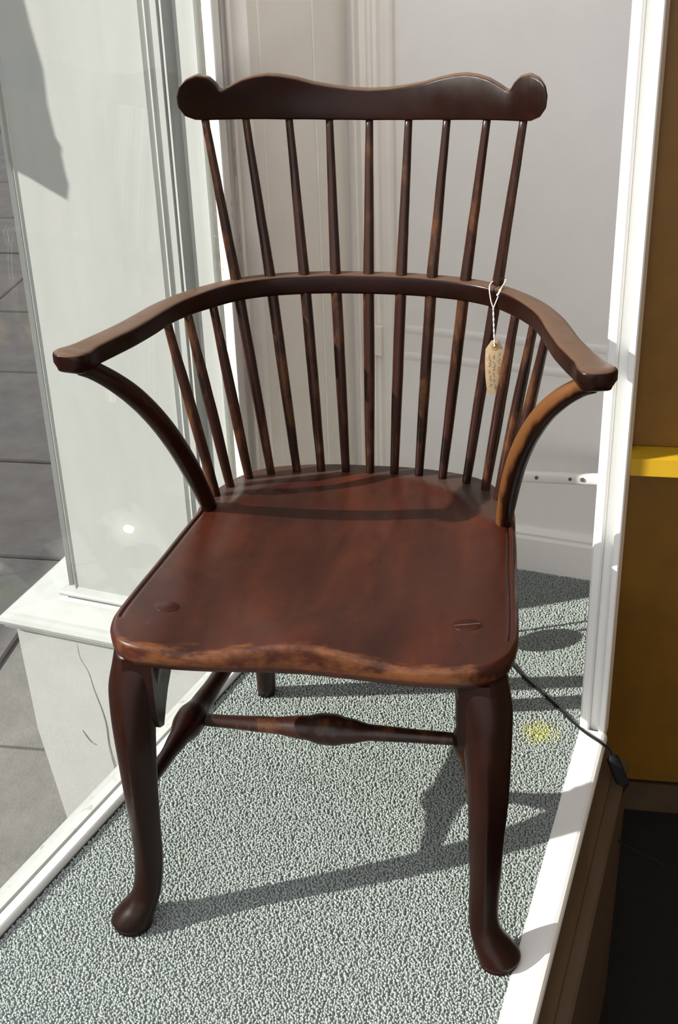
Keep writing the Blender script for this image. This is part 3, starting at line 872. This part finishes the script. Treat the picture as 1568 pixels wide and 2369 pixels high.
# faces: ladder between the top and bottom outlines so that they follow the bend
def ladder(offset, f):
    # index of points on upper / lower chain
    nt = len(tr_)
    up = list(range(0, nt))                        # centre -> right ear
    lowr = list(range(nt, len(right)))             # ear -> centre bottom
    upl = [0] + list(range(NL - 1, NL - nt, -1))
    lowl = [i for i in range(len(right) - 1, NL - nt + 1)]
    for U_, L_ in ((up, [up[-1]] + lowr), (upl, [upl[-1]] + lowl[::-1])):
        Lr = L_[::-1]
        i = j = 0
        while i < len(U_) - 1 or j < len(Lr) - 1:
            if j >= len(Lr) - 1 or (i < len(U_) - 1 and abs(i / (len(U_) - 1) - j / (len(Lr) - 1)) >= 0 and i / (len(U_) - 1) <= j / (len(Lr) - 1)):
                tri = (U_[i], U_[i + 1], Lr[j]); i += 1
            else:
                tri = (U_[i], Lr[j], Lr[j + 1]); j += 1
            if len(set(tri)) == 3: f.append(tuple(offset + t for t in tri))
ladder(0, f); ladder(5 * NL, f)
part('crest_rail', (v, f), 'wood_crest', smooth=True, sharp=48)

# ---- front legs: cabriole with knee, pad foot and shaped block under the seat
legtab = [  # z, cx, cy, r, squareness
    (0.452, 0.226, 0.064, 0.034, 0.85), (0.430, 0.229, 0.057, 0.035, 0.88), (0.400, 0.2350, 0.048, 0.0350, 0.98), (0.365, 0.2375, 0.037, 0.0328, 1.18), (0.325, 0.238, 0.026, 0.0302, 1.32),
    (0.270, 0.238, 0.018, 0.0272, 1.40), (0.210, 0.2375, 0.015, 0.0244, 1.40), (0.150, 0.2375, 0.015, 0.0222, 1.36), (0.110, 0.238, 0.015, 0.0214, 1.25), (0.080, 0.2395, 0.013, 0.0210, 1.10),
    (0.060, 0.2425, 0.010, 0.0218, 1.0), (0.046, 0.2480, 0.006, 0.0240, 1.0), (0.034, 0.2550, 0.003, 0.0275, 1.0), (0.023, 0.2612, 0.001, 0.0300, 1.0), (0.0155, 0.2645, 0.0, 0.0312, 1.0), (0.0110, 0.2645, 0.0, 0.0303, 1.0), (0.0090, 0.2645, 0.0, 0.0275, 1.0), (0.0075, 0.2645, 0.0, 0.0285, 1.0), (0.0030, 0.2645, 0.0, 0.0283, 1.0), (0.0010, 0.2645, 0.0, 0.0265, 1.0)]
def leg_mesh(sg):
    zs = [t[0] for t in legtab]
    dense_rows = catmull([t for t in legtab], 4)
    rings = []
    for z, cx, cy, r, sq in dense_rows:
        lean_ = 0.0045 * float(smooth01((z - 0.03) / 0.12)) * float(smooth01((0.40 - z) / 0.14))
        ring = []
        for j in range(28):
            a = 2 * math.pi * j / 28
            c, s = math.cos(a), math.sin(a)
            c2 = math.copysign(abs(c) ** sq, c); s2 = math.copysign(abs(s) ** sq, s)
            # the arris of the cabriole looks forward and outward
            ring.append(np.array([sg * (cx + r * c2 * 0.98) + lean_, cy + r * s2, z]))
        rings.append(ring)
    return loft(rings)
for sg in (-1, 1):
    lg = part('front_leg', leg_mesh(sg), 'wood_z')
    prof = [(0.024, 0.449), (0.120, 0.438), (0.119, 0.408), (0.114, 0.404), (0.116, 0.398), (0.100, 0.383), (0.082, 0.370), (0.066, 0.352), (0.050, 0.330), (0.034, 0.338), (0.027, 0.352), (0.024, 0.368)]
    poly = [(y, z) for y, z in prof]
    vf = prism(poly, (0, 1, 0), Zup, (sg, 0, 0), (sg * 0.2005, 0, 0), 0.040)
    part('knee_block', vf, 'wood_z', lg, smooth=False)

# ---- rear legs: plain, round, raking back
for sg in (-1, 1):
    a = np.array([sg * 0.189, 0.577, 0.001]); b = np.array([sg * 0.142, 0.422, 0.414])
    ts = np.linspace(0, 1, 16)
    rad = [0.0163 + 0.0035 * math.sin(math.pi * min(1, t * 1.1)) for t in ts]
    path = [a + (b - a) * t for t in ts]
    part('rear_leg', tube(path, rad, 18, up=(1, 0, 0)), 'wood_z')

# ---- stretchers
def turned(a, b, tab, n=40, ns=18):
    a = np.array(a); b = np.array(b)
    ts = np.linspace(0, 1, n)
    return tube([a + (b - a) * t for t in ts], [interp(t, tab) for t in ts], ns)
for sg in (-1, 1):
    part('side_stretcher', turned((sg * 0.228, 0.018, 0.241), (sg * 0.163, 0.486, 0.238),
         [(0, 0.0085), (0.16, 0.0110), (0.25, 0.0150), (0.31, 0.0222), (0.35, 0.0235), (0.42, 0.0165), (0.55, 0.0135), (0.8, 0.0115), (1.0, 0.0085)]), 'wood_z')
part('cross_stretcher', turned((-0.205, 0.184, 0.238), (0.205, 0.184, 0.238),
     [(0, 0.0085), (0.10, 0.0098), (0.30, 0.0125), (0.42, 0.0180), (0.475, 0.0232), (0.525, 0.0236), (0.575, 0.0190), (0.66, 0.0120), (0.85, 0.0100), (1.0, 0.0088)], 60), 'wood_stretcher')

# ================================================================== TAG
tag = empty('tag', (0.206, 0.612, 0.69), label='small manila card tag with handwriting hanging by white string from the chair bow', category='tag')
def tp(name, vf, mat, parent=None, smooth=True):
    return mesh_obj(name, local(tag, vf[0]), vf[1], mat, parent or tag, smooth=smooth)
# card frame: hangs down CV, width along CUx
c_top = np.array([0.2075, 0.6065, 0.688])
CV = np.array([0.004, -0.004, -0.0860]); CV = CV / np.linalg.norm(CV)
CH = np.array([0.94, 0.20, 0.12]); CH -= CH @ CV * CV; CH /= np.linalg.norm(CH)
CN = np.cross(CH, CV); CN = CN if CN[1] < 0 else -CN
def card_pt(u, w, lift=0.0):
    bend = 0.0035 * math.sin(math.pi * w / 0.088) - 0.003 * (u / 0.0135) ** 2 * 0.3
    side = -0.0032 * math.sin(math.pi * w / 0.088)
    return c_top + CH * (u + side) + CV * w + CN * (bend + lift)
ws_ = [0.0, 0.004, 0.009, 0.013] + list(np.linspace(0.02, 0.088, 12))
def halfw(w): return 0.0055 + (0.0135 - 0.0055) * min(1, w / 0.013)
V, F = [], []
for lift in (0.0, 0.0006):
    for w in ws_:
        for u in np.linspace(-1, 1, 7): V.append(card_pt(u * halfw(w), w, lift))
nr = len(ws_); nc = 7; tot = nr * nc
for L_ in (0, 1):
    for i in range(nr - 1):
        for j in range(nc - 1):
            a = L_ * tot + i * nc + j; F.append((a, a + 1, a + nc + 1, a + nc))
rim = [j for j in range(nc)] + [i * nc + nc - 1 for i in range(1, nr)] + [(nr - 1) * nc + j for j in range(nc - 2, -1, -1)] + [i * nc for i in range(nr - 2, 0, -1)]
for a, b in zip(rim, rim[1:] + rim[:1]): F.append((a, b, b + tot, a + tot))
card = tp('card', (V, F), 'card', smooth=False)
# reinforcing ring and hole
def ring_on(r0_, r1_, lift, n=22):
    ce_ = 0.0095
    a = [card_pt(r1_ * math.cos(t), ce_ + r1_ * math.sin(t), lift) for t in np.linspace(0, 2 * math.pi, n, endpoint=False)]
    b = [card_pt(r0_ * math.cos(t), ce_ + r0_ * math.sin(t), lift) for t in np.linspace(0, 2 * math.pi, n, endpoint=False)]
    a2 = [card_pt(r1_ * math.cos(t), ce_ + r1_ * math.sin(t), lift - 0.0004) for t in np.linspace(0, 2 * math.pi, n, endpoint=False)]
    V = a + b + a2; F = []
    for i in range(n):
        j = (i + 1) % n
        F += [(i, j, n + j, n + i), (i, 2 * n + i, 2 * n + j, j)]
    return V, F
tp('eyelet', ring_on(0.0020, 0.0056, 0.0012), 'eyelet', smooth=False)
tp('hole', ring_on(0.0001, 0.0020, 0.0010), 'dark', smooth=False)
# three lines of cursive pencil running up the card
for u0, w0, w1, seed in ((0.0070, 0.020, 0.060, 1), (-0.0005, 0.022, 0.083, 2), (-0.0068, 0.021, 0.080, 3), (0.0095, 0.055, 0.073, 4)):
    rr = random.Random(seed)
    w = w0
    pts = []
    words = []
    while w < w1:
        step = rr.uniform(0.0009, 0.0016)
        pts.append((u0 + rr.choice([-1, 1]) * rr.uniform(0.0003, 0.0016), w))
        w += step
        if rr.random() < 0.13 and len(pts) > 3:
            words.append(pts); pts = []; w += 0.0022
    if len(pts) > 2: words.append(pts)
    vs, fs = [], []
    for pts in words:
        p3 = catmull([card_pt(a, b, 0.0009) for a, b in pts], 3)
        vs, fs = join((vs, fs), tube(p3, 0.00020, 4))
    tp('handwriting', (vs, fs), 'ink', smooth=False)
# string: loop round the foot of the end spindle, twisted tail down to the eyelet
kn = np.array([0.2035, 0.6080, 0.7395])
loop1 = catmull([kn, (0.1995, 0.6085, 0.752), (0.1965, 0.6130, 0.7690), (0.1985, 0.6260, 0.7740), (0.2080, 0.6480, 0.7740), (0.2180, 0.6420, 0.7780), (0.2200, 0.6280, 0.7770), (0.2140, 0.6130, 0.7690), (0.2095, 0.6080, 0.7560), kn], 6)
tp('string_loop', tube(loop1, 0.00085, 7), 'string')
eye = card_pt(0, 0.0095, 0.002)
tl = []
for s_ in (0, math.pi):
    pth = []
    for t in np.linspace(0, 1, 50):
        p = kn + (eye - kn) * t + np.array([0, -0.0015 * math.sin(math.pi * t), 0])
        a = 22 * t + s_
        pth.append(p + np.array([math.cos(a), math.sin(a), 0]) * 0.0007)
    tl.append(tube(pth, 0.0007, 6))
tp('string_tail', join(*tl), 'string')
# little knot and frayed ends on the bow's edge
tp('string_knot', tube(catmull([(0.2140, 0.6105, 0.7700), (0.2115, 0.6080, 0.7640), (0.2085, 0.6078, 0.7600)], 4), [0.0013, 0.0018, 0.0018, 0.0016, 0.0016, 0.0016, 0.0018, 0.0018, 0.0012], 8), 'string')
for a, b in (((0.2150, 0.6075, 0.7640), (0.2185, 0.6065, 0.7560)), ((0.2155, 0.6075, 0.7640), (0.2215, 0.6070, 0.7575))):
    tp('black_thread', tube([a, b], 0.0004, 5), 'black')

# ================================================================== LAMP behind the chair (its glow shows in the window glass)
lamp = empty('desk_lamp', (0.185, 0.80, 0.0), label='small lit desk lamp on the carpet behind the chair, mirrored in the window glass', category='lamp')
def lp_(name, vf, mat, parent=None, smooth=True, sharp=None):
    return mesh_obj(name, local(lamp, vf[0]), vf[1], mat, parent or lamp, smooth=smooth, sharp=sharp)
lc = np.array([0.185, 0.80, 0.0])
rings = []
for z, r in ((0.0025, 0.046), (0.006, 0.050), (0.011, 0.049), (0.016, 0.042), (0.019, 0.010)):
    rings.append([lc + np.array([r * math.cos(a), r * math.sin(a), z]) for a in np.linspace(0, 2 * math.pi, 28, endpoint=False)])
lp_('base', loft(rings), 'iron', smooth=True, sharp=40)
hd = np.array([0.092, 0.712, 0.146]); fd = np.array([-0.71, -0.52, 0.475]); fd /= np.linalg.norm(fd)
lp_('arm', tube(catmull([lc + np.array([0, 0, 0.015]), (0.195, 0.800, 0.10), (0.196, 0.795, 0.20), (0.180, 0.783, 0.235), (0.150, 0.760, 0.215), hd - fd * 0.034], 6), 0.0030, 10), 'iron')
sa = np.cross(fd, [0, 0, 1.0]); sa /= np.linalg.norm(sa); sb = np.cross(fd, sa)
rings = []
for d_, r in ((-0.038, 0.010), (-0.036, 0.016), (-0.022, 0.021), (-0.004, 0.030), (0.010, 0.036), (0.010, 0.0345), (-0.003, 0.0285), (-0.018, 0.018), (-0.020, 0.004)):
    rings.append([hd + fd * d_ + r * (math.cos(a) * sa + math.sin(a) * sb) for a in np.linspace(0, 2 * math.pi, 28, endpoint=False)])
shade = lp_('shade', loft(rings), 'lampshade', smooth=True, sharp=60)
rings = []
for i in range(9):
    a_ = math.pi * i / 8
    rings.append([hd + fd * (-0.006 - 0.0075 * math.cos(a_)) + max(0.0005, 0.0075 * math.sin(a_)) * (math.cos(q) * sa + math.sin(q) * sb) for q in np.linspace(0, 2 * math.pi, 16, endpoint=False)])
lp_('bulb', loft(rings), 'bulb', shade)

# ================================================================== LAMP FLEX
flex = empty('power_cord', (0.34, 0.586, 0.0), label='thin black power cord with inline switch trailing from the carpet over the ledge', category='cord')
def fp(name, vf, mat, parent=None, smooth=True):
    return mesh_obj(name, local(flex, vf[0]), vf[1], mat, parent or flex, smooth=smooth)
pth = catmull([(0.226, 0.768, 0.0070), (0.233, 0.748, 0.0055), (0.243, 0.727, 0.0055), (0.268, 0.685, 0.0055), (0.291, 0.652, 0.0055), (0.318, 0.617, 0.0055), (0.342, 0.584, 0.0055), (0.366, 0.548, 0.0058), (0.388, 0.518, 0.0080), (0.412, 0.494, 0.0085), (0.424, 0.484, 0.004), (0.4310, 0.477, -0.006)], 6)
tw = []
for s_ in (-1, 1):
    tw.append(tube([p + np.array([0.6, 0.75, 0.12]) * 0.0013 * s_ for p in pth], 0.0015, 8))
fp('cable', join(*tw), 'black')
a = np.array([0.4300, 0.478, -0.004]); b = np.array([0.4560, 0.466, -0.062])
d = (b - a); L_ = np.linalg.norm(d); d /= L_
sx_ = np.array([1.0, 0.3, 0]); sx_ -= sx_ @ d * d; sx_ /= np.linalg.norm(sx_); sy_ = np.cross(d, sx_)
rings = []
for t, k_ in ((0, 0.35), (0.03, 0.5), (0.08, 0.95), (0.16, 1.0), (0.84, 1.0), (0.93, 0.92), (0.98, 0.6), (1.0, 0.35)):
    rings.append([a + d * L_ * t + k_ * (sx_ * 0.0105 * math.copysign(abs(math.cos(q)) ** 0.5, math.cos(q)) + sy_ * 0.0075 * math.copysign(abs(math.sin(q)) ** 0.5, math.sin(q))) for q in np.linspace(0, 2 * math.pi, 20, endpoint=False)])
sw = fp('inline_switch', loft(rings), 'black', smooth=True)
fp('rocker', bbox(a + d * 0.03 - sy_ * 0.0085, -0.005, 0.005, -0.002, 0.002, -0.008, 0.008, sx_, sy_, d), 'black', sw, smooth=False)
pth = catmull([b, (0.4530, 0.468, -0.075), (0.4510, 0.470, -0.100), (0.4470, 0.470, -0.135), (0.4480, 0.470, -0.165), (0.4600, 0.470, -0.190), (0.490, 0.470, -0.208), (0.54, 0.465, -0.235), (0.60, 0.455, -0.33), (0.63, 0.45, -0.48), (0.66, 0.46, GROUND + 0.004)], 6)
fp('cable', tube(pth, 0.0022, 8), 'black')
